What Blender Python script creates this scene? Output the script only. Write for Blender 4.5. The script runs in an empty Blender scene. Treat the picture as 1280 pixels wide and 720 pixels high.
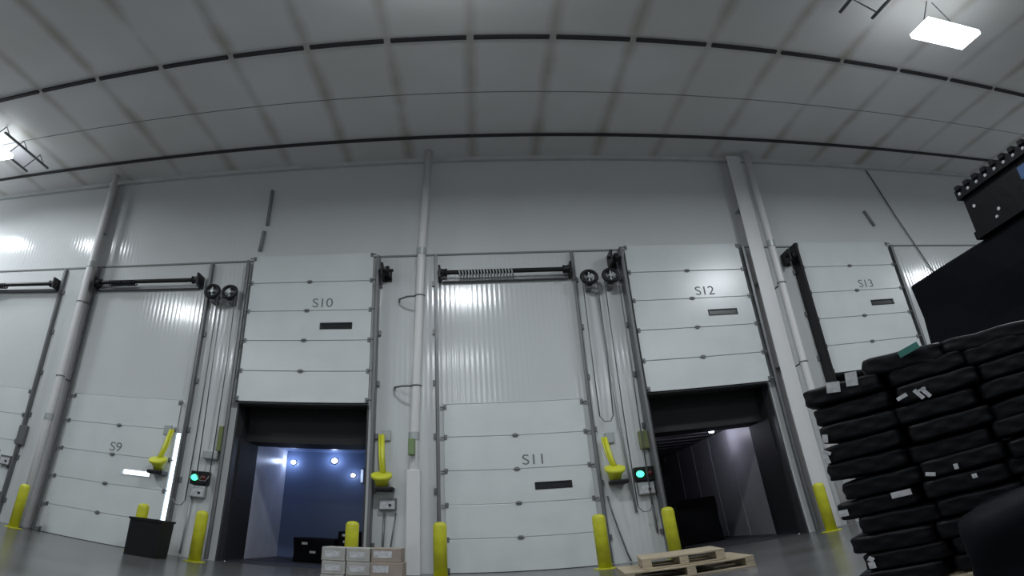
import bpy, bmesh, math, random
from mathutils import Vector, Matrix
random.seed(7)
SC = bpy.context.scene
COL = SC.collection
R = math.radians

# ------------------------------------------------------------------ camera, world, big lights, exposure
cd = bpy.data.cameras.new('camera')
cam = bpy.data.objects.new('camera', cd)
COL.objects.link(cam)
SC.camera = cam
cd.type = 'PANO'                      # wide action-camera lens: angles map linearly to the frame
cd.panorama_type = 'EQUIRECTANGULAR'
cd.longitude_min, cd.longitude_max = R(-43.9075), R(43.9083)
cd.latitude_min, cd.latitude_max = R(-29.5933), R(26.5597)
cd.clip_start = 0.01
_r = Vector((0.99734171, -0.04408765, -0.05801542))
_u = Vector((0.0341773, -0.42013781, 0.90681648))
_f = Vector((0.06435388, 0.90638871, 0.41751417))
CAM = Vector((-0.33981, -10.60612, 0.82815))
m = Matrix.Identity(4)
for i in range(3):
    m[i][0], m[i][1], m[i][2], m[i][3] = _r[i], _u[i], -_f[i], CAM[i]
cam.matrix_world = m

SC.view_settings.view_transform = 'Standard'
SC.view_settings.look = 'None'
SC.view_settings.gamma = 1.0
SC.view_settings.use_curve_mapping = False
SC.view_settings.exposure = 0.0

w = bpy.data.worlds.new('daylight')
SC.world = w
w.use_nodes = True
w.node_tree.nodes['Background'].inputs[0].default_value = (0.70, 0.85, 1.0, 1)
w.node_tree.nodes['Background'].inputs[1].default_value = 3.0

LAMP_POWER = 222.0
REAR_POWER = 120.0  # unseen rows behind the camera, added for general lighting
WALL_LAMP_POWER = 75.0
LAMP_COL = (0.90, 0.95, 1.0)
# lamp centres: x, y, z
LAMPS = [(-9.45, -2.4, 8.05), (-0.50, -5.72, 7.6), (6.3, -5.5, 7.6), (13.6, -5.5, 7.6), (-8.7, -6.6, 7.6),
         (-8.6, -12.5, 7.6), (-1.0, -12.5, 7.6), (6.3, -12.5, 7.6), (-8.6, -18.5, 7.6), (-1.0, -18.5, 7.6), (6.3, -18.5, 7.6), (-11.6, -1.35, 7.75)]

# ------------------------------------------------------------------ helpers
def tag(o, label=None, cat=None, group=None, kind=None):
    if label: o['label'] = label
    if cat: o['category'] = cat
    if group: o['group'] = group
    if kind: o['kind'] = kind
    return o

def empty(name, loc, rz=0.0, label=None, cat=None, group=None, kind=None):
    o = bpy.data.objects.new(name, None)
    COL.objects.link(o)
    o.empty_display_size = 0.1
    o.location = loc
    o.rotation_euler = (0, 0, rz)
    return tag(o, label, cat, group, kind)

def copy_tree(o, parent=None):
    c = o.copy()
    COL.objects.link(c)
    if parent is not None:
        c.parent = parent
    for ch in [k for k in KIDS.get(o.name, [])]:
        copy_tree(ch, c)
    return c
KIDS = {}

class MB:
    def __init__(s):
        s.bm = bmesh.new()
    def box(s, x0, x1, y0, y1, z0, z1, bev=0.0, M=None):
        b = s.bm
        r = bmesh.ops.create_cube(b, size=1.0)
        vs = r['verts']
        for v in vs:
            v.co = Vector(((x0 + x1) / 2 + v.co.x * (x1 - x0), (y0 + y1) / 2 + v.co.y * (y1 - y0), (z0 + z1) / 2 + v.co.z * (z1 - z0)))
        if bev > 0:
            es = list({e for v in vs for e in v.link_edges})
            rr = bmesh.ops.bevel(b, geom=es, offset=bev, segments=2, affect='EDGES', profile=0.5)
            vs = list({v for f in rr['faces'] for v in f.verts})
        if M is not None:
            bmesh.ops.transform(b, matrix=M, verts=vs)
        return s
    def tube(s, pts, rad, seg=10, cap=True):
        pts = [Vector(p) for p in pts]
        n = len(pts)
        rads = rad if isinstance(rad, (list, tuple)) else [rad] * n
        rings = []
        t0 = (pts[1] - pts[0]).normalized()
        ref = Vector((0, 0, 1)) if abs(t0.z) < 0.9 else Vector((1, 0, 0))
        for i, p in enumerate(pts):
            if i == 0: t = pts[1] - pts[0]
            elif i == n - 1: t = pts[-1] - pts[-2]
            else: t = (pts[i + 1] - pts[i]).normalized() + (pts[i] - pts[i - 1]).normalized()
            t.normalize()
            a = t.cross(ref).normalized()
            bb = t.cross(a).normalized()
            rings.append([s.bm.verts.new(p + (a * math.cos(2 * math.pi * k / seg) + bb * math.sin(2 * math.pi * k / seg)) * rads[i]) for k in range(seg)])
        for i in range(n - 1):
            for k in range(seg):
                s.bm.faces.new((rings[i][k], rings[i][(k + 1) % seg], rings[i + 1][(k + 1) % seg], rings[i + 1][k]))
        if cap:
            s.bm.faces.new(rings[0][::-1]); s.bm.faces.new(rings[-1])
        return s
    def torus(s, c, axis, R0, r0, seg=28, sub=8):
        c = Vector(c); ax = Vector(axis).normalized()
        a = ax.orthogonal().normalized(); b2 = ax.cross(a)
        g = []
        for i in range(seg):
            t = 2 * math.pi * i / seg
            d = a * math.cos(t) + b2 * math.sin(t)
            g.append([s.bm.verts.new(c + d * (R0 + r0 * math.cos(2 * math.pi * j / sub)) + ax * r0 * math.sin(2 * math.pi * j / sub)) for j in range(sub)])
        for i in range(seg):
            for j in range(sub):
                s.bm.faces.new((g[i][j], g[(i + 1) % seg][j], g[(i + 1) % seg][(j + 1) % sub], g[i][(j + 1) % sub]))
        return s
    def lathe(s, prof, c=(0, 0, 0), seg=24, M=None):
        c = Vector(c); rings = []; allv = []
        for r, z in prof:
            ring = [s.bm.verts.new(c + Vector((r * math.cos(2 * math.pi * k / seg), r * math.sin(2 * math.pi * k / seg), z))) for k in range(seg)]
            rings.append(ring); allv += ring
        for i in range(len(rings) - 1):
            for k in range(seg):
                s.bm.faces.new((rings[i][k], rings[i][(k + 1) % seg], rings[i + 1][(k + 1) % seg], rings[i + 1][k]))
        s.bm.faces.new(rings[0][::-1]); s.bm.faces.new(rings[-1])
        if M is not None:
            bmesh.ops.transform(s.bm, matrix=M, verts=allv)
        return s
    def pillow(s, lx, ly, lz, c=(0, 0, 0), e=0.35, seed=0, amp=0.012, n=10, kk=12.0):
        """soft sack: superellipsoid-like rounded block with dents"""
        rnd = random.Random(seed)
        r = bmesh.ops.create_cube(s.bm, size=2.0)
        es = list({ed for v in r['verts'] for ed in v.link_edges})
        bmesh.ops.subdivide_edges(s.bm, edges=es, cuts=n, use_grid_fill=True)
        vs = list(s.bm.verts)
        ph = [rnd.uniform(0, 6.28) for _ in range(6)]
        for v in vs:
            p = v.co.copy()
            k = kk
            L = (abs(p.x) ** k + abs(p.y) ** k + abs(p.z) ** k) ** (1 / k)
            p = p / L
            edge = 1 - 0.45 * e * (abs(p.x) ** 4 + abs(p.y) ** 4) * 0.5
            q = Vector((p.x * lx / 2, p.y * ly / 2, p.z * edge * lz / 2))
            q.x += amp * math.sin(9 * p.y + ph[0]) * math.cos(5 * p.z + ph[1])
            q.y += amp * math.sin(8 * p.x + ph[2]) * math.cos(5 * p.z + ph[3])
            q.z += amp * 0.7 * math.sin(6 * p.x + ph[4]) * math.sin(7 * p.y + ph[5])
            v.co = Vector(c) + q
        return s
    def build(s, name, mat, parent=None, smooth=False, loc=None, rot=None, **tags):
        me = bpy.data.meshes.new(name)
        bmesh.ops.recalc_face_normals(s.bm, faces=s.bm.faces)
        s.bm.to_mesh(me); s.bm.free()
        if smooth:
            for p in me.polygons: p.use_smooth = True
        me.materials.append(mat)
        o = bpy.data.objects.new(name, me)
        COL.objects.link(o)
        if parent is not None:
            o.parent = parent
            KIDS.setdefault(parent.name, []).append(o)
        if loc is not None: o.location = loc
        if rot is not None: o.rotation_euler = rot
        if tags: tag(o, **tags)
        return o

def text_mesh(name, body, size, mat, parent, loc, rot=(R(90), 0, 0), extrude=0.001, spacing=1.0, thick=0.0):
    cu = bpy.data.curves.new(name, 'FONT')
    cu.body = body; cu.size = size; cu.extrude = extrude; cu.align_x = 'LEFT'; cu.space_character = spacing; cu.offset = thick
    t = bpy.data.objects.new(name + '_tmp', cu)
    COL.objects.link(t)
    bpy.context.view_layer.update()
    me = bpy.data.meshes.new_from_object(t.evaluated_get(bpy.context.evaluated_depsgraph_get()))
    bpy.data.objects.remove(t)
    me.materials.clear(); me.materials.append(mat)
    o = bpy.data.objects.new(name, me)
    COL.objects.link(o)
    o.parent = parent; o.location = loc; o.rotation_euler = rot
    KIDS.setdefault(parent.name, []).append(o)
    return o

# ------------------------------------------------------------------ materials
def mat(name, col, rough=0.5, metal=0.0, spec=0.5, noise=0.0, nscale=3.0, col2=None, bump=0.0, bscale=40.0, emit=None, estr=0.0, stretch=None, coat=0.0):
    M = bpy.data.materials.new(name)
    M.use_nodes = True
    nt = M.node_tree; N = nt.nodes; L = nt.links
    b = N['Principled BSDF']
    b.inputs['Base Color'].default_value = (*col, 1)
    b.inputs['Roughness'].default_value = rough
    b.inputs['Metallic'].default_value = metal
    b.inputs['Specular IOR Level'].default_value = spec
    b.inputs['Coat Weight'].default_value = coat
    if emit:
        b.inputs['Emission Color'].default_value = (*emit, 1)
        b.inputs['Emission Strength'].default_value = estr
    tc = N.new('ShaderNodeTexCoord')
    vec = tc.outputs['Object']
    if stretch:
        mp = N.new('ShaderNodeMapping'); mp.inputs['Scale'].default_value = stretch
        L.new(vec, mp.inputs['Vector']); vec = mp.outputs['Vector']
    if noise > 0 or col2:
        n = N.new('ShaderNodeTexNoise'); n.inputs['Scale'].default_value = nscale; n.inputs['Detail'].default_value = 5
        L.new(vec, n.inputs['Vector'])
        mx = N.new('ShaderNodeMix'); mx.data_type = 'RGBA'
        c2 = col2 or tuple(c * (1 - noise) for c in col)
        mx.inputs['A'].default_value = (*col, 1); mx.inputs['B'].default_value = (*c2, 1)
        rp = N.new('ShaderNodeValToRGB'); rp.color_ramp.elements[0].position = 0.38; rp.color_ramp.elements[1].position = 0.66
        L.new(n.outputs['Fac'], rp.inputs['Fac']); L.new(rp.outputs['Color'], mx.inputs['Factor'])
        L.new(mx.outputs['Result'], b.inputs['Base Color'])
    if bump > 0:
        n2 = N.new('ShaderNodeTexNoise'); n2.inputs['Scale'].default_value = bscale; n2.inputs['Detail'].default_value = 3
        L.new(vec, n2.inputs['Vector'])
        bp = N.new('ShaderNodeBump'); bp.inputs['Distance'].default_value = bump; bp.inputs['Strength'].default_value = 1
        L.new(n2.outputs['Fac'], bp.inputs['Height']); L.new(bp.outputs['Normal'], b.inputs['Normal'])
    return M

def ribbed_wall(name, col, pitch=0.085, amp=0.00050, rough=0.14):
    """white painted insulated wall panel with fine vertical ribs"""
    M = mat(name, col, rough, spec=0.5)
    nt = M.node_tree; N = nt.nodes; L = nt.links; b = N['Principled BSDF']
    tc = N['Texture Coordinate'] if 'Texture Coordinate' in N else N.new('ShaderNodeTexCoord')
    sp = N.new('ShaderNodeSeparateXYZ'); L.new(tc.outputs['Object'], sp.inputs[0])
    mu = N.new('ShaderNodeMath'); mu.operation = 'MULTIPLY'; mu.inputs[1].default_value = 2 * math.pi / pitch
    L.new(sp.outputs['X'], mu.inputs[0])
    si = N.new('ShaderNodeMath'); si.operation = 'SINE'; L.new(mu.outputs[0], si.inputs[0])
    bp = N.new('ShaderNodeBump'); bp.inputs['Distance'].default_value = amp; bp.inputs['Strength'].default_value = 1
    L.new(si.outputs[0], bp.inputs['Height']); L.new(bp.outputs['Normal'], b.inputs['Normal'])
    # faint grime
    n = N.new('ShaderNodeTexNoise'); n.inputs['Scale'].default_value = 0.9; n.inputs['Detail'].default_value = 6
    L.new(tc.outputs['Object'], n.inputs['Vector'])
    mx = N.new('ShaderNodeMix'); mx.data_type = 'RGBA'
    mx.inputs['A'].default_value = (*[c * 0.90 for c in col], 1); mx.inputs['B'].default_value = (*col, 1)
    L.new(n.outputs['Fac'], mx.inputs['Factor']); L.new(mx.outputs['Result'], b.inputs['Base Color'])
    return M

GX, GS = -2.563, 1.188      # ceiling joint grid
def ceiling_mat():
    M = mat('ceiling_panel', (0.74, 0.74, 0.76), 0.38)
    nt = M.node_tree; N = nt.nodes; L = nt.links; b = N['Principled BSDF']
    tc = N['Texture Coordinate']
    sp = N.new('ShaderNodeSeparateXYZ'); L.new(tc.outputs['Object'], sp.inputs[0])
    def mth(op, a, bb=None):
        x = N.new('ShaderNodeMath'); x.operation = op
        for i, v in enumerate((a, bb)):
            if v is None: continue
            if isinstance(v, (int, float)): x.inputs[i].default_value = v
            else: L.new(v, x.inputs[i])
        return x.outputs[0]
    nz = N.new('ShaderNodeTexNoise'); nz.inputs['Scale'].default_value = 0.7; nz.inputs['Detail'].default_value = 4
    L.new(tc.outputs['Object'], nz.inputs['Vector'])
    fx = mth('DIVIDE', mth('SUBTRACT', sp.outputs['X'], GX), GS)
    d = mth('ABSOLUTE', mth('SUBTRACT', mth('FRACT', mth('ADD', fx, 0.5)), 0.5))   # 0 at the joint
    wdt = mth('MULTIPLY', nz.outputs['Fac'], 0.24)
    g = mth('SUBTRACT', 1.0, mth('DIVIDE', d, wdt))
    g.node.use_clamp = True
    g = mth('MULTIPLY', g, mth('ADD', mth('MULTIPLY', nz.outputs['Fac'], 2.6), -0.65)); g.node.use_clamp = True
    mx = N.new('ShaderNodeMix'); mx.data_type = 'RGBA'
    mx.inputs['A'].default_value = (0.74, 0.74, 0.76, 1); mx.inputs['B'].default_value = (0.44, 0.43, 0.385, 1)
    L.new(g, mx.inputs['Factor'])
    # pale mottling between the joints
    n2 = N.new('ShaderNodeTexNoise'); n2.inputs['Scale'].default_value = 0.45; n2.inputs['Detail'].default_value = 3
    L.new(tc.outputs['Object'], n2.inputs['Vector'])
    m2 = N.new('ShaderNodeMix'); m2.data_type = 'RGBA'; m2.blend_type = 'MULTIPLY'
    rp = N.new('ShaderNodeValToRGB'); rp.color_ramp.elements[0].position = .3; rp.color_ramp.elements[0].color = (.86, .86, .80, 1)
    rp.color_ramp.elements[1].position = .7; rp.color_ramp.elements[1].color = (1, 1, 1, 1)
    L.new(n2.outputs['Fac'], rp.inputs['Fac']); m2.inputs['Factor'].default_value = 1
    L.new(mx.outputs['Result'], m2.inputs['A']); L.new(rp.outputs['Color'], m2.inputs['B'])
    L.new(m2.outputs['Result'], b.inputs['Base Color'])
    return M

M_WALL = ribbed_wall('ribbed_white_wall_panel', (0.60, 0.62, 0.62))
M_WALL2 = mat('plain_wall_panel', (0.55, 0.57, 0.57), 0.5, noise=.1)
M_CEIL = ceiling_mat()
M_FLOOR = mat('sealed_concrete', (0.12, 0.122, 0.124), 0.22, noise=.3, nscale=1.2, col2=(0.085, 0.088, 0.08), bump=.0006, bscale=60)
M_DOOR = mat('white_insulated_door_skin', (0.62, 0.65, 0.65), 0.26, noise=.05, nscale=2)
M_JOINT = mat('shaded_ceiling_joint', (0.03, 0.03, 0.032), 0.7)
M_SEAM = mat('grey_panel_seam', (0.20, 0.21, 0.21), 0.6)
M_GASK = mat('pale_section_gasket', (0.50, 0.52, 0.52), 0.6)
M_TRACK = mat('galvanised_track', (0.17, 0.175, 0.18), 0.45, metal=.5)
M_BLACKM = mat('black_painted_steel', (0.007, 0.007, 0.008), 0.45, spec=.3)
M_GREYM = mat('galvanised_steel', (0.38, 0.40, 0.40), 0.38, metal=.35)
M_WHITEM = mat('white_painted_steel', (0.60, 0.60, 0.60), 0.38)
M_YEL = mat('yellow_paint', (0.60, 0.60, 0.03), 0.42, noise=.2, nscale=6)
M_YEL2 = mat('yellow_plastic', (0.60, 0.62, 0.04), 0.4)
M_BLACKP = mat('black_plastic_film', (0.0030, 0.0030, 0.0042), 0.5, spec=.16, bump=.004, bscale=14)
M_BLACKW = mat('black_stretch_film', (0.0024, 0.0025, 0.0040), 0.6, spec=.08, bump=.006, bscale=6)
M_RUBBER = mat('black_dock_rubber', (0.012, 0.012, 0.014), 0.7)
M_BLACKTXT = mat('black_stencil_ink', (0.16, 0.165, 0.17), 0.6)
M_SLOT = mat('dark_slot_glass', (0.012, 0.014, 0.016), 0.25)
M_LABEL = mat('white_paper_label', (0.52, 0.53, 0.55), 0.6, noise=.3, nscale=30)
M_GREENLAB = mat('green_label', (0.03, 0.16, 0.13), 0.35)
M_BLUELAB = mat('blue_label', (0.03, 0.09, 0.22), 0.4)
M_CARD = mat('cardboard', (0.30, 0.25, 0.21), 0.8, noise=.15, nscale=8)
M_CARD2 = mat('grey_white_cardboard', (0.36, 0.36, 0.33), 0.8, noise=.12, nscale=8)
M_WOOD = mat('pale_pallet_wood', (0.44, 0.37, 0.26), 0.75, noise=.35, nscale=4, stretch=(1, 9, 9))
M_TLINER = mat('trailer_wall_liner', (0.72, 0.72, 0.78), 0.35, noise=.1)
M_TGREY = mat('trailer_unlit_wall_liner', (0.34, 0.34, 0.36), 0.5, noise=.1)  # side walls of unlit trailers, the missing light put into a darker colour
M_TDARK = mat('trailer_unlit_roof_liner', (0.05, 0.05, 0.055), 0.5)  # roof and front wall of unlit trailers, darkness painted into the colour
M_TCEIL = mat('trailer_blue_bulkhead', (0.13, 0.18, 0.31), 0.28, bump=.004, bscale=3)
M_TFLOOR = mat('trailer_dark_floor', (0.03, 0.03, 0.035), 0.5)
M_GREENLED = mat('green_signal_lens', (0.02, 0.5, 0.25), 0.3, emit=(0.08, 1.0, 0.45), estr=2.2)
M_REDLENS = mat('dark_red_signal_lens', (0.08, 0.01, 0.01), 0.3)
M_LED = mat('led_diffuser', (0.9, 0.9, 0.9), 0.4, emit=LAMP_COL, estr=11.0)
M_TLED = mat('trailer_lamp_lens', (0.9, 0.9, 0.9), 0.4, emit=(0.8, 0.88, 1.0), estr=7.0)

# ------------------------------------------------------------------ room shell
X0, X1, Y1, H = -17.0, 17.0, -21.0, 8.506
T = 0.25
OPEN = 3.098
DW = 2.222
DOORS = [('S8', -10.75, False), ('S9', -7.483, False), ('S10', -4.235, True), ('S11', -0.827, False), ('S12', 2.449, True), ('S13', 5.922, True)]
GAP = 0.085      # S9 stands a hand's width off its right jamb and lets daylight in

fl = MB(); fl.box(X0, X1, Y1, T, -0.2, 0.0); fl.build('floor', M_FLOOR, kind='structure')
ce = MB(); ce.box(X0, X1, Y1, T, H, H + .2); ce.build('ceiling', M_CEIL, kind='structure')
wb = MB()
wb.box(X0, X1, 0, T, OPEN, H)
xs = X0
for n, x, op in DOORS:
    wb.box(xs, x, 0, T, 0, OPEN)
    xs = x + DW + (GAP if n == 'S9' else 0)
wb.box(xs, X1, 0, T, 0, OPEN)
wb.build('wall_dock', M_WALL, kind='structure')
b = MB(); b.box(X0 - .2, X0, Y1, T, 0, H); b.build('wall_left', M_WALL2, kind='structure')
b = MB(); b.box(X1, X1 + .2, Y1, T, 0, H); b.build('wall_right', M_WALL2, kind='structure')
b = MB(); b.box(X0, X1, Y1 - .2, Y1, 0, H); b.build('wall_back', M_WALL2, kind='structure')

M_JAMB = mat('dark_jamb_liner', (0.045, 0.047, 0.05), 0.5)
k = 6
for n, x, op in DOORS:
    if not op: continue
    b = MB(); b.box(x + .001, x + .03, .001, T, 0.001, OPEN - .03); b.build('trim_%d' % k, M_JAMB, kind='structure'); k += 1
    b = MB(); b.box(x + DW - .03, x + DW - .001, .001, T, 0.001, OPEN - .03); b.build('trim_%d' % k, M_JAMB, kind='structure'); k += 1
    b = MB(); b.box(x + .001, x + DW - .001, .001, T, OPEN - .03, OPEN - .001); b.build('trim_%d' % k, M_JAMB, kind='structure'); k += 1

# ceiling cross joints: metal strips broken at each panel rib, their shadow painted as dark colour
def ceiling_strip(name, y, width, depth, gap, mt):
    b = MB()
    k0 = int((X0 - GX) / GS) - 1
    for k in range(k0, k0 + 32):
        a = GX + k * GS + gap / 2; c = GX + (k + 1) * GS - gap / 2
        if a < X0 or c > X1: continue
        b.box(a, c, y - width / 2, y + width / 2, H - depth, H - .001)
    return b.build(name, mt, kind='structure')
ceiling_strip('trim_1', -3.657, .07, .05, .10, M_JOINT)
ceiling_strip('trim_2', -0.868, .055, .05, .004, M_JOINT)
ceiling_strip('trim_3', -2.2, .02, .004, .004, M_SEAM)
b = MB(); b.box(X0, X1, -.09, -.001, H - .09, H - .001); b.build('trim_4', M_WALL2, kind='structure')
b = MB(); b.box(X0, X1, -.022, -.001, 6.13, 6.165); b.build('trim_5', M_SEAM, kind='structure')

# ------------------------------------------------------------------ dock doors
HP = OPEN - .004; SEC = HP / 5
def dock_door(n, x, op, idx):
    raised = op
    z0 = OPEN + .0 if raised else 0.0
    y = -0.13 if raised else -0.02
    lab = {'S8': 'white sectional dock door partly cut off at the far left edge',
           'S9': 'closed white dock door marked S9 with a daylight slot and bright gap at its side',
           'S10': 'raised white dock door marked S10 above the blue lit opening',
           'S11': 'closed white dock door marked S11 in the centre',
           'S12': 'raised white dock door marked S12 above the dark opening left of the black stack',
           'S13': 'raised white dock door marked S13, lower part behind the black stack'}[n]
    root = empty('door_%d' % idx, (x, y, z0), label=lab, cat='dock door', kind='structure')
    th = .05
    sx0, sx1 = .54 * DW, .80 * DW          # slot window
    sx0, sx1 = 1.36, 1.88
    g = .006
    bev = .006
    for i in range(5):
        a, c = i * SEC + g, (i + 1) * SEC - g
        b = MB()
        if i == 2:
            za, zc = a + .24, a + .335
            b.box(0, DW, 0, th, a, za); b.box(0, DW, 0, th, zc, c)
            b.box(0, sx0, 0, th, za, zc); b.box(sx1, DW, 0, th, za, zc)
        else:
            b.box(0, DW, 0, th, a, c, bev)
        b.build('door_section', M_DOOR, root)
    # joint gaskets behind the gaps
    for i in range(1, 5):
        b = MB(); b.box(.02, DW - .02, .012, .03, i * SEC - g * 1.3, i * SEC + g * 1.3); b.build('gasket', M_GASK if n in ('S11', 'S9', 'S8') else M_SEAM, root)
    za, zc = 2 * SEC + g + .24, 2 * SEC + g + .335
    b = MB()
    for (p, q, r_, s_) in ((sx0 - .02, sx1 + .02, za - .02, za), (sx0 - .02, sx1 + .02, zc, zc + .02), (sx0 - .02, sx0, za, zc), (sx1, sx1 + .02, za, zc)):
        b.box(p, q, -.008, 0, r_, s_)
    b.build('window_frame', M_BLACKM if n != 'S9' else M_DOOR, root)
    if n != 'S9':
        b = MB(); b.box(sx0, sx1, .01, .03, za, zc); b.build('slot_window', M_SLOT, root)
    # hinges in the middle and rollers at both edges
    for i in range(1, 5):
        b = MB(); hx = 1.06 + .01 * i
        b.box(hx - .035, hx + .035, -.022, 0, i * SEC - .035, i * SEC + .035, .008); b.tube([(hx - .05, -.022, i * SEC), (hx + .05, -.022, i * SEC)], .012)
        b.build('hinge', M_TRACK, root)
    for i in range(6):
        zz = min(max(i * SEC, .06), HP - .06)
        for s, ex in ((-1, 0.0), (1, DW)):
            b = MB(); b.box(ex - .05 * (s > 0) - .0 * (s < 0), ex + .05 * (s < 0) , -.02, 0, zz - .045, zz + .045, .006)
            b.tube([(ex - s * .02, -.03, zz), (ex + s * .055, -.03, zz)], .013)
            b.build('roller_bracket', M_TRACK, root)
    b = MB(); b.box(0, DW, -.005, .055, -.0, .012); b.build('bottom_seal', M_RUBBER, root)
    if not raised:
        b = MB(); b.box(0, DW, .055, .09, HP - .05, HP + .08 if False else HP + .003); b.build('top_seal', M_RUBBER if n != 'S9' else M_WHITEM, root)
    if n == 'S9':
        b = MB(); b.box(DW + .002, DW + GAP - .002, .03, .05, 2.42, HP); b.build('side_seal', M_WHITEM, root)
    text_mesh('number_lettering', n, .27, M_BLACKTXT, root, (1.17 if n != 'S9' else 1.0, -.0025, 3 * SEC + .07), spacing=.95)
    return root
for i, (n, x, op) in enumerate(DOORS):
    dock_door(n, x, op, i + 1)

# panels of wall seen above the closed doors and frames: each door has a pair of vertical tracks
def door_track(x, side, label, top=6.1, dep=.12, mt=None):
    root = empty('door_track', (x, 0, 0), label=label, cat='door track', group=None)
    b = MB()
    b.box(min(0, side * .05), max(0, side * .05), -dep, -dep + .03, 0.02, top)       # front flange
    b.box(side * .05 - .006, side * .05 + .006, -dep, -.001, 0.02, top)           # web
    b.build('rail', mt or M_TRACK, root)
    for z in (.5, 1.5, 2.5, 3.5, 4.5, 5.5):
        c = MB(); c.box(min(side * .058, side * .10), max(side * .058, side * .10), -.05, -.001, z - .05, z + .05, .005)
        c.build('bracket', M_TRACK, root)
    return root
desc = {'S8': 'the far left door', 'S9': 'door S9', 'S10': 'door S10', 'S11': 'door S11', 'S12': 'door S12', 'S13': 'door S13'}
for n, x, op in DOORS:
    for side, ex in ((-1, x), (1, x + DW)):
        if n == 'S8' and side < 0: continue
        door_track(ex + side * .062 + (GAP if (n, side) == ('S9', 1) else 0), side, 'dark vertical steel track on the %s side of %s' % ('left' if side < 0 else 'right', desc[n]), dep=.30 if (n, side) == ('S13', -1) else (.26 if (n, side) == ('S12', -1) else (.17 if op else .10)), mt=M_BLACKM if (n, side) == ('S13', -1) else None)

def torsion_shaft(n, x):
    label = {'S8': 'black torsion shaft above the far left door', 'S9': 'black torsion shaft above door S9',
             'S11': 'black torsion shaft with pale coil spring above door S11'}[n]
    root = empty('torsion_shaft', (x, -.202, 5.66), label=label, cat='door shaft')
    b = MB(); b.tube([(-.05, 0, 0), (DW + .05, 0, 0)], .045, 12); b.build('shaft', M_BLACKM, root, smooth=False)
    b = MB()
    pts = []
    x0, x1, tr = (.30, 1.25, 18) if n == 'S11' else (.3, .9, 12)
    for k in range(tr * 10 + 1):
        t = k / 10 * 2 * math.pi; xx = x0 + (x1 - x0) * k / (tr * 10)
        pts.append((xx, .062 * math.cos(t), -.03 + .062 * math.sin(t)))
    b.tube(pts, .014, 6); b.build('spring', M_GREYM if n == 'S11' else M_BLACKM, root, smooth=True)
    for ex in (-.02, DW + .02):
        c = MB(); c.box(ex - .02, ex + .02, -.10, .20, -.13, .13, .005); c.build('bearing_plate', M_BLACKM, root)
    for ex in (.06, DW - .06):
        c = MB(); c.lathe([(.05, -.05), (.085, -.05), (.07, 0), (.085, .05), (.05, .05)], M=Matrix.Translation((ex, 0, 0)) @ Matrix.Rotation(R(90), 4, 'Y')); c.build('cable_drum', M_BLACKM, root)
    c = MB(); c.box(.02, DW - .02, .10, .19, -.14, -.09); c.build('header_angle', M_TRACK, root)
    return root
torsion_shaft('S8', -10.75); torsion_shaft('S9', -7.483); torsion_shaft('S11', -.827)
# short drive ends beside the raised doors
def drive_end(x, z, label):
    root = empty('shaft_bracket', (x, -.25, z), label=label, cat='bracket')
    b = MB(); b.box(-.07, -.03, -.10, .249, -.14, .14, .006); b.box(-.07, .09, .23, .249, -.14, .14); b.build('plate', M_BLACKM, root)
    b = MB(); b.tube([(-.12, 0, 0), (.14, 0, 0)], .03, 10); b.lathe([(.03, -.04), (.09, -.04), (.09, .02), (.03, .02)], M=Matrix.Translation((.05, 0, 0)) @ Matrix.Rotation(R(90), 4, 'Y')); b.build('drum', M_BLACKM, root)
drive_end(-1.78, 5.72, 'black shaft bracket right of raised door S10')
drive_end(2.20, 5.86, 'black shaft bracket left of raised door S12')
drive_end(5.66, 5.80, 'black shaft bracket left of raised door S13')

def chain_hoist(x, z, label, chain_to=1.1, side=1):
    root = empty('chain_hoist', (x, -.30, z), label=label, cat='chain hoist', group='chain hoists beside the dock doors')
    b = MB(); b.torus((0, 0, 0), (0, 1, 0.0), .128, .036); b.build('chain_wheel', M_BLACKM, root, smooth=True)
    b = MB(); b.tube([(0, -.03, 0), (0, .299, 0)], .035, 12); b.tube([(-.11, 0, 0), (.11, 0, 0)], .012, 8); b.tube([(0, 0, -.11), (0, 0, .11)], .012, 8); b.build('hub', M_GREYM, root, smooth=False)
    b = MB(); b.box(-.05, .05, .06, .299, -.2, .16, .01); b.build('mounting_plate', M_TRACK, root)
    b = MB()
    b.tube([(-.125, 0, 0), (-.125, 0.02, -1.5), (-.115, .08, chain_to - z)], .010, 6)
    b.tube([(.125, 0, 0), (.13, 0.02, -1.5), (.10, .08, chain_to - z)], .010, 6)
    b.tube([(-.115, .08, chain_to - z), (-.05, .08, chain_to - z - .1), (.05, .08, chain_to - z - .1), (.10, .08, chain_to - z)], .010, 6)
    b.build('hand_chain', M_TRACK, root, smooth=True)
chain_hoist(-4.90, 5.35, 'black chain wheel high on the wall right of door S9')
chain_hoist(-4.56, 5.32, 'black chain wheel high on the wall left of raised door S10', 1.6)
chain_hoist(1.71, 5.43, 'black chain wheel high on the wall right of door S11', 2.7)
chain_hoist(2.09, 5.45, 'black chain wheel high on the wall left of raised door S12', 1.0)

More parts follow.
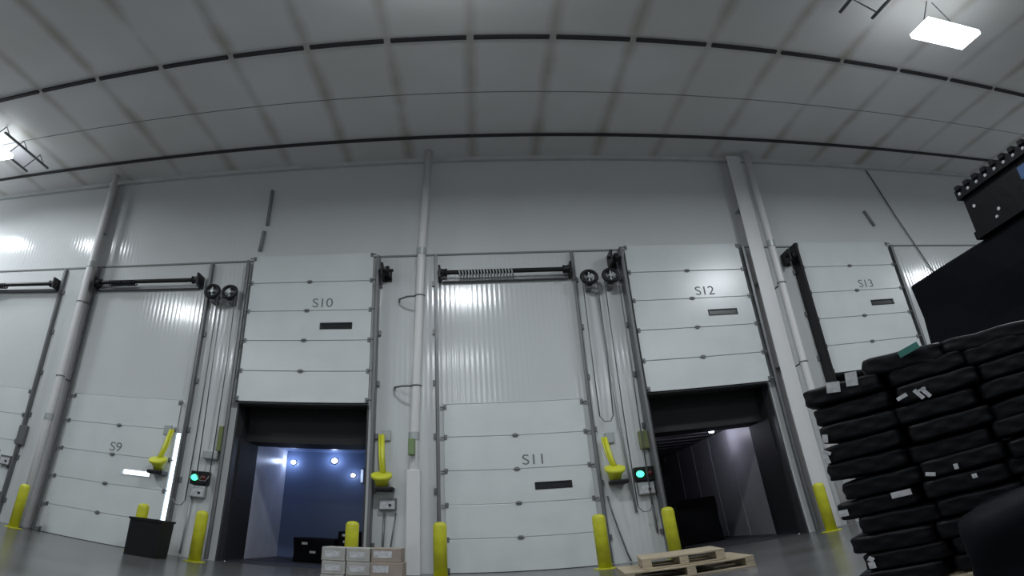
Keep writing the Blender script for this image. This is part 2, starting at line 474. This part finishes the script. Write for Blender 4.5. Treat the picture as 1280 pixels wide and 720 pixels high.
# ------------------------------------------------------------------ dock openings: shelters and trailers outside
def dock_shelter(x, label, wid=DW):
    root = empty('dock_shelter', (x, T + .002, 0), label=label, cat='dock shelter')
    b = MB(); b.box(-.35, .06, 0, .95, 0, 3.5); b.build('side_pad', M_RUBBER, root)
    b = MB(); b.box(wid - .06, wid + .35, 0, .95, 0, 3.5); b.build('side_pad', M_RUBBER, root)
    b = MB(); b.box(-.35, wid + .35, 0, .95, OPEN + .002, 3.6)
    b.box(.06, wid - .06, .30, .95, 2.42, OPEN + .002); b.build('head_pad', M_RUBBER, root)
    b = MB(); b.box(.08, wid - .08, .002, .95, -.12, .012); b.build('leveler_plate', M_TFLOOR, root)
    return root
def trailer(x, label, lit, ln=12.5, wid=2.16, hh=2.60):
    root = empty('trailer', (x, 1.2, 0), label=label, cat='trailer')
    t = .06
    b = MB(); b.box(-t, wid + t, 0, ln, -.1, .02); b.build('trailer_floor', M_TFLOOR, root)
    b = MB(); b.box(-t, wid + t, 0, ln, hh, hh + t)
    for k in range(1, int(ln / .62)): b.box(0, wid, k * .62, k * .62 + .03, hh - .02, hh)
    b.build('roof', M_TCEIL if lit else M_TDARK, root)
    for s in (0, 1):
        b = MB(); xx = -t if s == 0 else wid
        b.box(xx, xx + t, 0, ln, .02, hh)
        for k in range(1, int(ln / 1.25)):
            q = 0 if s == 0 else wid
            b.box(q - .0 if s == 0 else q - .015, q + .015 if s == 0 else q, k * 1.25, k * 1.25 + .05, .02, hh)
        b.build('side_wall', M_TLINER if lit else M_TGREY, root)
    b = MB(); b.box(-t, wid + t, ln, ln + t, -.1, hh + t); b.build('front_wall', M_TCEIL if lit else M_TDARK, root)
    return root
dock_shelter(-4.235, 'black rubber dock shelter around the blue lit opening under door S10')
dock_shelter(2.449, 'black rubber dock shelter around the dark opening under door S12')
dock_shelter(5.922, 'black rubber dock shelter under door S13 behind the black stack')
t10 = trailer(-4.235 + .06, 'trailer interior with blue lit walls seen through the opening under S10', True, ln=2.0)
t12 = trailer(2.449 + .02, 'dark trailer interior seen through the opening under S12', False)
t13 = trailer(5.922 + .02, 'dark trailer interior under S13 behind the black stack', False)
def trailer_lamp(x, y, z, label, r=.07, power=0, col=(.55, .68, 1.0), wall=False):
    root = empty('trailer_lamp', (x, y, z), label=label, cat='lamp', group='small round lamps inside the trailers')
    if wall: root.rotation_euler = (R(-90), 0, 0)
    b = MB(); b.lathe([(r * 1.25, 0), (r * 1.25, -.02), (r, -.03)]); b.build('rim', M_GREYM, root, smooth=False)
    b = MB(); b.lathe([(r, -.03), (r * .9, -.055), (r * .4, -.065)]); b.build('lens', M_TLED, root, smooth=True)
    if power:
        l = bpy.data.lights.new('trailer_lamp_light', 'POINT'); l.energy = power; l.color = col; l.shadow_soft_size = .05
        lo = bpy.data.objects.new('trailer_lamp_light', l); COL.objects.link(lo); lo.location = (x, y - .16, z) if wall else (x, y, z - .14)
for x_, z_, lab_, r_, pw in ((-4.02, 2.33, 'left bright round lamp on the blue bulkhead of the trailer under S10', .05, 4.0),
                             (-3.17, 2.40, 'brightest round lamp at the middle of the blue bulkhead of the trailer under S10', .06, 4.5),
                             (-2.78, 2.06, 'small round lamp low at the right of the blue bulkhead under S10', .045, 2.0)):
    trailer_lamp(x_, 3.19, z_, lab_, r_, pw, wall=True)
root = empty('trailer_lamp', (-2.60, 3.17, 2.05), label='narrow upright strip lamp at the right of the blue bulkhead under S10', cat='lamp')
b = MB(); b.box(-.03, .03, -.0, .028, -.17, .17, .006); b.build('housing', M_GREYM, root)
b = MB(); b.box(-.02, .02, -.012, 0, -.15, .15, .004); b.build('lens', mat('dim_lamp_lens', (.8, .8, .8), .4, emit=(.5, .7, 1.0), estr=.45), root)
trailer_lamp(2.93, 3.0, 2.58, 'small added lamp at the left of the dark trailer roof under S12', .05, 4.5, (.8, .8, 1))  # both lamps under S12 are added, standing in for small reflections
trailer_lamp(4.22, 2.2, 2.58, 'small added lamp at the right of the dark trailer roof under S12', .055, 9.0, (.8, .8, 1))
def dark_load(name, x, y, sx, sy, sz, label, specks=()):
    root = empty(name, (x, y, .03), label=label, cat='pallet load')
    b = MB(); b.box(0, sx, 0, sy, .001, sz, .02)
    bmesh.ops.subdivide_edges(b.bm, edges=b.bm.edges[:], cuts=3, use_grid_fill=True)
    for v in b.bm.verts: v.co.x += .012 * math.sin(v.co.z * 9 + v.co.y * 3) - .0; v.co.y += .01 * math.sin(v.co.z * 7 + v.co.x * 5)
    b.build('film_wrap', M_BLACKW, root)
    for px, pz_ in specks:
        b = MB(); b.box(px - .05, px + .05, -.020, -.014, pz_ - .025, pz_ + .025); b.build('label', M_LABEL, root)
dark_load('wrapped_load', -3.50, 1.75, .74, 1.0, .52, 'low black wrapped load in the middle of the blue lit trailer', ((.20, .40), (.35, .22)))
dark_load('wrapped_load', -2.70, 1.60, .58, 1.1, .70, 'taller black wrapped load at the right of the blue lit trailer', ((.12, .62), (.14, .48)))
dark_load('wrapped_load', 2.56, 1.50, .48, 1.1, 1.85, 'tall black wrapped load at the left of the dark trailer under S12', ((.30, .30),))
dark_load('wrapped_load', 3.12, 2.4, .95, 1.1, 1.05, 'lower black wrapped load in the middle of the dark trailer under S12')

# ------------------------------------------------------------------ steel columns and downpipes
def steel_column(x, label, w=.34, d=.36):
    root = empty('steel_column', (x, 0, 0), label=label, cat='column', group=None)
    t = .014
    b = MB(); b.box(-w / 2, w / 2, -t - .001, -.001, 0, H - .10); b.box(-w / 2, w / 2, -d, -d + t, 0, H - .10)
    b.box(-t / 2, t / 2, -d + t, -t, 0, H - .10); b.build('beam', M_WHITEM, root)
    b = MB(); b.box(-w / 2 - .02, w / 2 + .02, -d - .01, -.001, 0, .025); b.build('base_plate', M_GREYM, root)
    for z in (3.35, 5.2, 7.0):
        b = MB(); b.box(-w / 2 + .01, w / 2 - .01, -d + t, -t, z, z + .014); b.build('stiffener', M_GREYM, root)
    return root
steel_column(4.97, 'white steel column between door S12 and door S13', w=.30, d=.30)
steel_column(-7.70, 'narrow white steel column behind the left downpipe', w=.12, d=.24)
def downpipe(x, label, lean=0.0, r=.072, guard=True, yy=-.36, straight=False):
    root = empty('downpipe', (x, yy, 0), label=label, cat='pipe')
    zt = H - .02
    b = MB(); b.tube([(0, 0, .02), (0, 0, 2.4), (lean * .45, 0, 6.0), (lean, 0, zt)], r, 16); b.build('pipe', M_WHITEM, root, smooth=True)
    for z, lx in ((2.45, 0), (6.05, lean * .45)):
        b = MB(); b.tube([(lx, 0, z - .07), (lx, 0, z + .07)], r * 1.18, 16); b.build('coupling', M_GREYM, root, smooth=False)
    for z, lx in ((5.12, lean * .33), (3.37, lean * .12)):
        b = MB()
        b.torus((lx, 0, z), (0, 0, 1), r + .006, .012, 20, 6)
        if straight: b.tube([(lx, r, z), (lx, -yy - (.001 if x > 0 else .245), z)], .015, 8)
        else: b.tube([(lx - r, 0, z), (lx - .22, .06, z + .015), (lx - .36, .22, z + .03), (lx - .38, .355, z + .03)], .019, 8)
        b.build('pipe_bracket', M_TRACK, root, smooth=True)
    if guard:
        b = MB(); b.box(-.10, .10, -.09, .09, 0.0, 1.85, .01); b.build('pipe_guard', M_WHITEM, root)
    return root
downpipe(-1.26, 'white downpipe with a pale lower guard between S10 and S11', lean=.26)
downpipe(5.27, 'white downpipe on the column between S12 and S13', lean=-.03, guard=False, straight=True)
downpipe(-7.70, 'white downpipe between the far left door and S9', lean=.16, guard=False, yy=-.36, straight=True)

# thin conduits on the wall
def conduit(pts, label, r=.018, mt=None):
    b = MB(); b.tube(pts, r, 8)
    o = b.build('conduit', mt or M_GREYM, smooth=True); tag(o, label, 'conduit')
conduit([(9.55, -.03, 4.0), (9.25, -.03, 5.4), (8.75, -.03, 7.0), (8.38, -.03, 8.38)], 'thin dark conduit running up the wall right of S13', .016, M_TRACK)
conduit([(1.98, -.03, .9), (1.93, -.03, 2.6), (1.86, -.03, 5.2)], 'thin conduit rising between S11 and S12', .02)
conduit([(2.24, -.03, .5), (2.24, -.03, 2.2)], 'short conduit below the signal light left of opening S12', .02)
conduit([(1.58, -.03, 1.25), (1.62, -.04, .9), (1.74, -.03, .2), (1.78, -.03, .03)], 'dark cable hanging from the dock light right of S11', .014, M_TRACK)
conduit([(-1.72, -.03, 1.1), (-1.74, -.03, .1)], 'thin vertical conduit below the white box left of the downpipe', .018, M_TRACK)
conduit([(-1.55, -.03, 1.1), (-1.66, -.03, .1)], 'slanting cable below the white box left of the downpipe', .012, M_TRACK)
conduit([(-4.78, -.03, 1.2), (-4.80, -.03, .06)], 'thin conduit below the green signal right of S9', .018, M_GREYM)
conduit([(-4.08, -.03, 7.9), (-4.10, -.03, 7.0)], 'dark upper bracket rail on the wall above S10', .035, M_SEAM)
conduit([(-4.14, -.03, 6.85), (-4.18, -.03, 6.38)], 'dark lower bracket rail on the wall above S10', .04, M_SEAM)
conduit([(7.93, -.03, 7.12), (8.07, -.03, 6.7)], 'short dark rail on the wall above S13', .035, M_SEAM)

# ------------------------------------------------------------------ dock lights, signals, control boxes
def dock_light(x, z, label, arm=.78, side=1, lean=0.0, headlean=0):
    root = empty('dock_light', (x, -.05, z), label=label, cat='dock light', group='yellow dock lights folded against the wall')
    b = MB(); b.box(-.07, .07, 0, .049, arm - .1, arm + .1, .008); b.build('wall_plate', M_GREYM, root)
    b = MB(); b.tube([(lean, -.06, arm), (lean * .6, -.12, arm * .45), (0, -.14, .06)], .034, 10)
    b.tube([(lean + .05 * side, -.06, arm), (lean * .6 + .05 * side, -.10, arm * .5), (.04 * side, -.14, .06)], .016, 8); b.build('arm', M_YEL2, root, smooth=True)
    b = MB()
    Mx = Matrix.Translation((.03 * side, -.16, 0)) @ Matrix.Rotation(R(28), 4, 'X')
    b.lathe([(.05, -.15), (.09, -.13), (.11, -.02), (.155, .04), (.16, .09), (.14, .095)], M=Mx, seg=20); b.build('lamp_head', M_YEL2, root, smooth=True)
    b = MB(); b.box(-.12, .15, -.24, .03, -.22, -.14, .02); b.build('lamp_guard', M_BLACKM, root)
    return root
dock_light(-1.72, 1.70, 'yellow dock light folded on its arm beside the opening under S10', .82, -1, -.05)
dock_light(1.74, 1.66, 'yellow dock light folded between S11 and the opening under S12', .66, -1, -.09)
dock_light(-5.42, 1.76, 'yellow dock light hanging in front of the right edge of door S9', .70, 1, .10)

def junction_box(x, z, label, mt=M_GREYM, s=(.16, .10, .22)):
    root = empty('junction_box', (x, -s[1] / 2 - .001, z), label=label, cat='electrical box')
    b = MB(); b.box(-s[0] / 2, s[0] / 2, -s[1] / 2, s[1] / 2, -s[2] / 2, s[2] / 2, .012); b.build('housing', mt, root)
    b = MB(); b.box(-s[0] / 2 + .015, s[0] / 2 - .015, -s[1] / 2 - .008, -s[1] / 2, -s[2] / 2 + .015, s[2] / 2 - .015, .003); b.build('cover', mt, root)
def control_box(x, z, label, green=True, group=None):
    root = empty('control_box', (x, -.001, z), label=label, cat='control box')
    if green:
        b = MB(); b.box(-.14, .17, -.13, 0, .16, .42, .015); b.build('signal_housing', M_BLACKM, root)
        b = MB(); b.lathe([(.062, 0), (.058, .022), (.03, .032)], M=Matrix.Translation((-.06, -.13, .29)) @ Matrix.Rotation(R(90), 4, 'X')); b.build('green_lens', M_GREENLED, root, smooth=True, label='lit green lens')
        b = MB(); b.lathe([(.055, 0), (.05, .02), (.03, .03)], M=Matrix.Translation((.09, -.13, .29)) @ Matrix.Rotation(R(90), 4, 'X')); b.build('red_lens', M_REDLENS, root, smooth=True, label='unlit dark lens')
    b = MB(); b.box(-.12, .14, -.11, 0, -.09, .13, .012); b.build('box', M_GREYM if green else M_TRACK, root)
    b = MB(); b.box(-.10, .12, -.116, -.11, -.07, .08); b.build('label_plate', M_LABEL, root, label='white label plate')
    b = MB(); b.lathe([(.022, 0), (.022, .02)], M=Matrix.Translation((.05, -.116, .0)) @ Matrix.Rotation(R(90), 4, 'X'), seg=14); b.build('push_button', M_BLACKM, root)
control_box(-4.68, 1.27, 'black signal box with glowing green lens and white label right of S9')
control_box(2.17, 1.30, 'black signal box with glowing green lens and white label left of opening S12')
control_box(-1.68, 1.24, 'grey control box with white label under the dock light beside opening S10', green=False)
control_box(-8.62, 1.36, 'dark control box right of the far left door', green=False)
junction_box(-4.55, 2.02, 'grey box above the green signal right of S9', M_GREYM, (.26, .12, .16))
junction_box(-4.42, 2.35, 'olive green box on the wall left of opening S10', mat('olive_box', (.16, .19, .06), .5), (.10, .10, .50))
junction_box(2.30, 2.22, 'olive green box on the wall left of opening S12', mat('olive_box_dull', (.18, .21, .09), .5), (.20, .10, .34))
junction_box(-1.28, 2.24, 'green box beside the top of the pipe guard', mat('green_box', (.16, .24, .10), .5), (.10, .10, .30))
bpy.data.objects['junction_box.003'].location.y = -.50
junction_box(-8.42, 2.0, 'grey box on the wall above the dark control box of the far left door', M_TRACK, (.18, .10, .45))

# ------------------------------------------------------------------ bollards
BOL = [(-7.50, -.75, 'leftmost yellow bollard, between the far left door and S9'), (-5.26, -.68, 'yellow bollard standing behind the black bin at door S9'),
       (-4.26, -.75, 'yellow bollard below the green signal left of opening S10'), (-2.05, -.80, 'yellow bollard behind the cardboard boxes at opening S10'),
       (-.87, -.78, 'yellow bollard at the left foot of door S11'), (1.27, -.80, 'yellow bollard at the right foot of door S11'),
       (2.27, -.72, 'yellow bollard at the left of opening S12 behind the wooden pallets'), (4.66, -.80, 'yellow bollard right of opening S12 beside the black stack')]
def bollard(x, y, label):
    root = empty('bollard', (x, y, 0), label=label, cat='bollard', group='yellow bollards in front of the dock wall')
    b = MB(); b.lathe([(.092, .0), (.092, .86), (.084, .895), (.055, .922), (.02, .93)], seg=28); o = b.build('post', M_YEL, root, smooth=True)
    b = MB(); b.lathe([(.16, 0), (.16, .012), (.10, .016)], seg=24); b.build('base_flange', M_YEL, root)
    return root
b0 = bollard(*BOL[0])
for x, y, lab in BOL[1:]:
    c = copy_tree(b0); c.location = (x, y, 0); c['label'] = lab

# ------------------------------------------------------------------ black bin
def bin_():
    root = empty('bin', (-4.84, -1.15, 0), rz=R(4), label='square black plastic bin standing on the floor at door S9', cat='bin')
    w1, w0, h = .245, .235, .66
    b = MB(); bm = b.bm
    def ring(hw, z): return [bm.verts.new((sx * hw, sy * hw, z)) for sx, sy in ((-1, -1), (1, -1), (1, 1), (-1, 1))]
    r = [ring(w0, 0), ring(w1, h), ring(w1 - .012, h), ring(w0 - .012, .015)]
    for i in range(3):
        for k in range(4): bm.faces.new((r[i][k], r[i][(k + 1) % 4], r[i + 1][(k + 1) % 4], r[i + 1][k]))
    bm.faces.new(r[0][::-1]); bm.faces.new(r[3])
    b.build('tub', M_BLACKM, root)
    b = MB()
    for (x0, x1, y0, y1) in ((-.262, .262, -.262, -.24), (-.262, .262, .24, .262), (-.262, -.24, -.24, .24), (.24, .262, -.24, .24)):
        b.box(x0, x1, y0, y1, h - .03, h + .01)
    b.build('rim', M_BLACKM, root)
bin_()

# ------------------------------------------------------------------ cardboard boxes
def carton(name, x, y, z, sx, sy, sz, label, mt, lx, rz=0.0, lm=None):
    root = empty(name, (x, y, z), rz=rz, label=label, cat='box', group='cardboard boxes on the floor in front of S10')
    b = MB(); b.box(-sx / 2, sx / 2, -sy / 2, sy / 2, .002, sz, .008); b.build('carton', mt, root)
    b = MB(); b.box(-sx / 2 + .02, sx / 2 - .02, -.03, .03, sz, sz + .002)
    b.build('tape', bpy.data.materials['tape'], root)
    b = MB(); b.box(lx[0], lx[1], -sy / 2 - .003, -sy / 2, lx[2], lx[3]); b.build('label', M_LABEL, root)
bpy.data.materials.new('tape'); bpy.data.materials['tape'].use_nodes = True
bpy.data.materials['tape'].node_tree.nodes['Principled BSDF'].inputs['Base Color'].default_value = (.36, .33, .27, 1)
YB = -2.75
for col_, cx in enumerate((-1.86, -1.60)):
    for row in range(3):
        carton('cardboard_box', cx, YB, row * .185, .25, .38, .183,
               ['bottom', 'middle', 'top'][row] + ' grey box in the %s column of the small boxes before opening S10' % ('left' if col_ == 0 else 'right'),
               M_CARD2, (-.09, .07, .05, .13), rz=R([0, 2, -1][row]))
carton('cardboard_box', -1.30, YB - .02, 0, .33, .40, .37, 'large brown cardboard box right of the small grey boxes', M_CARD, (-.14, .02, .24, .33))
carton('cardboard_box', -1.31, YB, .37, .31, .36, .19, 'brown box with a pale label on top of the large brown box', M_CARD, (-.13, .06, .06, .15))

# ------------------------------------------------------------------ pallets
def pallet(x, y, z, sx, sy, label, rz=0.0, group=None):
    root = empty('wooden_pallet', (x, y, z), rz=rz, label=label, cat='pallet', group=group)
    n = 7
    for k in range(n):
        w_ = sy / n * .8
        yy = -sy / 2 + w_ / 2 + k * (sy - w_) / (n - 1)
        b = MB(); b.box(-sx / 2, sx / 2, yy - w_ / 2, yy + w_ / 2, .118, .14, .003); b.build('deck_board', M_WOOD, root)
    for k in range(3):
        xx = -sx / 2 + .05 + k * (sx - .1) / 2
        b = MB(); b.box(xx - .045, xx + .045, -sy / 2, sy / 2, .0225, .1175, .004); b.build('stringer', M_WOOD, root)
    for k in range(3):
        yy = -sy / 2 + .05 + k * (sy - .1) / 2
        b = MB(); b.box(-sx / 2, sx / 2, yy - .05, yy + .05, .001, .022, .003); b.build('bottom_board', M_WOOD, root)
    return root
G_P = 'wooden pallets lying on the floor before opening S12'
pallet(1.72, -2.95, 0, 1.30, 1.10, 'wide bottom wooden pallet lying on the floor right of S11', R(-6), G_P)
pallet(1.70, -2.98, .142, .84, .90, 'smaller wooden pallet lying on top of the wide one right of S11', R(-9), G_P)

# ------------------------------------------------------------------ stack of black sacks on a pallet (front right)
P0 = Vector((1.37, -7.44, 0)); ANG = R(-47)
Uu = Vector((math.cos(ANG), math.sin(ANG), 0)); Vv = Vector((-math.sin(ANG), math.cos(ANG), 0))
pc = P0 + Uu * .66 + Vv * .42
pallet(pc.x, pc.y, 0, 1.36, .86, 'wooden pallet under the stack of black sacks', ANG)
LAYH = .1165
variants = []
for k in range(4):
    b = MB(); b.pillow(.44, .82, LAYH * 1.04, seed=k, amp=.004, n=10, kk=16)
    o = b.build('black_sack', M_BLACKP, smooth=True)
    variants.append(o)
rl = random.Random(3)
sacks = {}; SUV = {}
names_l = ['lowest', 'second', 'third', 'fourth', 'fifth', 'sixth', 'seventh', 'eighth', 'ninth', 'tenth', 'top']
first = set()
for L_ in range(11):
    for c_ in range(3):
        v = variants[(L_ * 3 + c_ * 2 + L_ // 2) % 4]
        if v.name in first:
            o = v.copy(); COL.objects.link(o)
        else:
            o = v; first.add(v.name)
        du = rl.uniform(-.004, .004) + (.03 if L_ % 2 else -.0)
        p = P0 + Uu * (.185 + c_ * .445 + du + (rl.uniform(-.03, .03) if c_ == 0 else 0)) + Vv * (.42 + rl.uniform(-.03, .03)) + Vector((0, 0, .145 + LAYH * (L_ + .5)))
        o.location = p
        o.rotation_euler = (R(rl.uniform(-1.5, 1.5)), R(rl.uniform(-2.5, 2.5)), ANG + R(rl.uniform(-3, 3)))
        tag(o, 'black plastic sack, %s layer of the front stack, %s column' % (names_l[L_], ['left', 'middle', 'right'][c_]), 'sack', 'black sacks stacked on the front pallet')
        sacks[(L_, c_)] = o
        q_ = p - P0; SUV[o.name] = (q_.dot(Uu), q_.dot(Vv), q_.z)
b = MB(); b.pillow(.46, .62, .13, seed=9, amp=.006, n=8)
o = b.build('black_sack', M_BLACKP, smooth=True, loc=P0 + Uu * .52 + Vv * .33 + Vector((0, 0, .145 + LAYH * 11 + .035)), rot=(0, R(2), ANG + R(4)))
tag(o, 'rounded black sack with a green label lying on top of the front stack', 'sack', 'black sacks stacked on the front pallet')
top_sack = o
b = MB(); b.pillow(.62, .70, .11, seed=12, amp=.006, n=8)
o = b.build('black_sack', M_BLACKP, smooth=True, loc=P0 + Uu * 1.06 + Vv * .38 + Vector((0, 0, .145 + LAYH * 11 + .02)), rot=(0, R(3), ANG - R(2)))
tag(o, 'flat black sack on top of the front stack at the right frame edge', 'sack', 'black sacks stacked on the front pallet')

bpy.context.view_layer.update()
def sack_label(t, z, w_, h_, name='label', mt=None, off=-.035, tilt=0.0, host=None, lab=None):
    if host is None:
        L_ = min(10, max(0, int((z - .145) / LAYH))); c_ = min(2, max(0, int((t - .01) / .445)))
        host = sacks[(L_, c_)]
        hu, hv, hz = SUV[host.name]
        t = min(max(t, hu - .205 + w_ / 2), hu + .205 - w_ / 2)
        off = hv - .41 - .009
        if L_ < 10: z = min(max(z, hz - .022), hz + .022)
    b = MB(); b.box(-w_ / 2, w_ / 2, -.0015, .0015, -h_ / 2, h_ / 2)
    o = b.build(name, mt or M_LABEL, lab and None)
    W = P0 + Uu * t + Vv * off + Vector((0, 0, z))
    o.matrix_world = Matrix.Translation(W) @ Matrix.Rotation(ANG, 4, 'Z') @ Matrix.Rotation(tilt, 4, 'Y')
    mw = o.matrix_world.copy()
    o.parent = host
    o.matrix_parent_inverse = host.matrix_world.inverted()
    o.matrix_world = mw
    o['label'] = lab or 'white paper label'
for t, z, w_, h_, ti in ((.148, 1.405, .075, .065, .15), (.257, 1.425, .065, .085, .12), (.575, 1.225, .022, .07, -.5), (.612, 1.222, .022, .07, -.5), (.594, 1.252, .05, .014, -.2),
                         (.473, 1.24, .06, .022, -.3), (.325, .727, .105, .036, 0), (.628, .771, .022, .032, 0), (.696, .715, .026, .026, 0), (.494, .763, .05, .022, .3),
                         (-.01, .614, .05, .04, 0), (.055, .372, .03, .03, .7), (.0, .304, .035, .04, 0), (-.012, 1.10, .03, .05, .2), (-.012, .98, .03, .07, -.1), (.0, 1.03, .05, .02, .6)):
    sack_label(t, z, w_, h_, off=-.045, tilt=ti)
sack_label(.60, 1.50, .12, .04, 'green_sticker', M_GREENLAB, -.02, -.25, top_sack, 'glossy green sticker')

# big soft bale low in front of it
b = MB(); b.pillow(1.3, .6, .60, seed=21, amp=.014, n=14, e=.5, kk=9)
o = b.build('black_bale', M_BLACKW, smooth=True, loc=(1.80, -8.84, .305), rot=(0, 0, R(-48)))
tag(o, 'large smooth black wrapped bale low in the right corner', 'bale')
# tall wrapped load behind
def wrapped_load():
    root = empty('wrapped_pallet_load', (3.67, -5.79, 0), label='tall load wrapped in black film standing behind the front sack stack', cat='pallet load')
    b = MB(); b.box(0, 1.2, -3.0, 0, .145, 2.74, .03)
    bmesh.ops.subdivide_edges(b.bm, edges=b.bm.edges[:], cuts=6, use_grid_fill=True)
    for v in b.bm.verts:
        v.co.x += .012 * math.sin(v.co.z * 9 + v.co.y * 3); v.co.y += .010 * math.sin(v.co.z * 7 + v.co.x * 5)
    b.build('film_wrap', M_BLACKW, root, smooth=False)
    b = MB()
    for k in range(3):
        b.box(.03 + k * .52, .12 + k * .52, -2.98, -.02, .022, .118)
    for k in range(20):
        yy = -2.98 + k * .15; b.box(.02, 1.18, yy, yy + .11, .118, .14)
    for yy in (-2.98, -1.6, -.14): b.box(.02, 1.18, yy, yy + .12, .001, .022)
    b.build('pallet', M_WOOD, root)
wrapped_load()
# crate with studded rim on top
def crate():
    root = empty('plastic_crate', (3.66, -6.90, 2.745), label='black plastic crate with pale rim studs on top of the tall wrapped load', cat='crate')
    L_, W_, h = 1.5, .9, .56
    b = MB()
    t = .02
    b.box(0, W_, -L_, 0, 0, t)
    b.box(0, t, -L_, 0, t, h); b.box(W_ - t, W_, -L_, 0, t, h); b.box(t, W_ - t, -t, 0, t, h); b.box(t, W_ - t, -L_, -L_ + t, t, h)
    b.build('tub', M_BLACKP, root)
    b = MB()
    b.box(-.04, 0, -L_ - .03, .03, h - .10, h); b.box(0, W_, 0, .03, h - .10, h)
    for k in range(12):
        b.box(-.06, .02, -.06 - k * .12, -.0 - k * .12, h - .02, h + .035, .008)
    b.box(-.03, 0, -L_, 0, 0, .08)
    b.build('rim', M_BLACKP, root)
    for k in range(12):
        c = MB(); c.lathe([(.017, 0), (.017, .008), (.010, .012)], M=Matrix.Translation((-.04, -.03 - k * .12, h - .055)) @ Matrix.Rotation(R(-90), 4, 'Y'), seg=12)
        c.build('stud', M_LABEL, root)
    for yy, zz in ((-.10, .33), (-.35, .16), (-.30, .10)):
        c = MB(); c.lathe([(.018, 0), (.018, .006)], M=Matrix.Translation((-.0, yy, zz)) @ Matrix.Rotation(R(-90), 4, 'Y'), seg=12)
        c.build('stud', M_LABEL, root)
    c = MB(); c.box(-.006, -.001, -.90, -.70, .27, .40); c.build('sticker', M_BLUELAB, root, label='blue sticker')
crate()

# ------------------------------------------------------------------ ceiling lights
def ceiling_light(x, y, z, label, first=False):
    root = empty('ceiling_light', (x, y, z), label=label, cat='ceiling light', group='rectangular ceiling lights')
    b = MB(); b.box(-.40, .40, -.16, .16, .101, .14, .01)
    for k in range(9): b.box(-.38 + k * .094, -.37 + k * .094, -.15, .15, .14, .17)
    b.build('housing', M_WHITEM, root)
    b = MB(); b.box(-.50, .50, -.24, .24, .0, .10, .01); b.build('diffuser', M_LED, root)
    b = MB()
    for s in (-1, 1):
        b.tube([(s * .4, 0, .14), (s * .05, 0, H - z - .002)], .010, 6)
    b.build('hanger', M_TRACK, root)
    l = bpy.data.lights.new('ceiling_light_glow', 'AREA'); l.shape = 'RECTANGLE'; l.size = .98; l.size_y = .46
    l.energy = WALL_LAMP_POWER if y > -3 else LAMP_POWER if y > -8 else REAR_POWER; l.color = LAMP_COL
    lo = bpy.data.objects.new('ceiling_light_glow', l); COL.objects.link(lo); lo.location = (x, y, z - .012)
    return root
for i, (x, y, z) in enumerate(LAMPS):
    ceiling_light(x, y, z, ['lit rectangular ceiling light at the left end close to the dock wall', 'lit ceiling light hanging in front of door S10 and S11, above the frame',
                            'brightly lit rectangular ceiling light at the upper right'][i] if i < 3 else
        'lit rectangular ceiling light in the %s row of the hall, %s' % ('near wall' if y > -2 else 'first' if y > -8 else 'second' if y > -15 else 'third', 'far right' if x > 10 else 'left' if x < -5 else 'middle' if x < 2 else 'right'))

# pipe racks under the ceiling near the lights
def hanger_frame(x, y, label, dx=.9):
    root = empty('ceiling_hanger', (x, y, H - .42), label=label, cat='hanger frame')
    b = MB(); b.tube([(-dx / 2, -.75, 0), (-dx / 2, .75, 0)], .028, 8); b.build('rail', M_TRACK, root, smooth=True)
    b = MB(); b.tube([(dx / 2, -.75, 0), (dx / 2, .75, 0)], .028, 8); b.build('rail', M_TRACK, root, smooth=True)
    for yy in (-.6, 0, .6):
        b = MB(); b.tube([(-dx / 2, yy, 0), (0, yy + .1, .41), (dx / 2, yy, 0)], .014, 6); b.build('strut', M_TRACK, root)
hanger_frame(5.05, -5.9, 'dark open hanger frame under the ceiling left of the upper right light', .55)
hanger_frame(-8.75, -2.3, 'dark open hanger frame under the ceiling at the far left', .55)
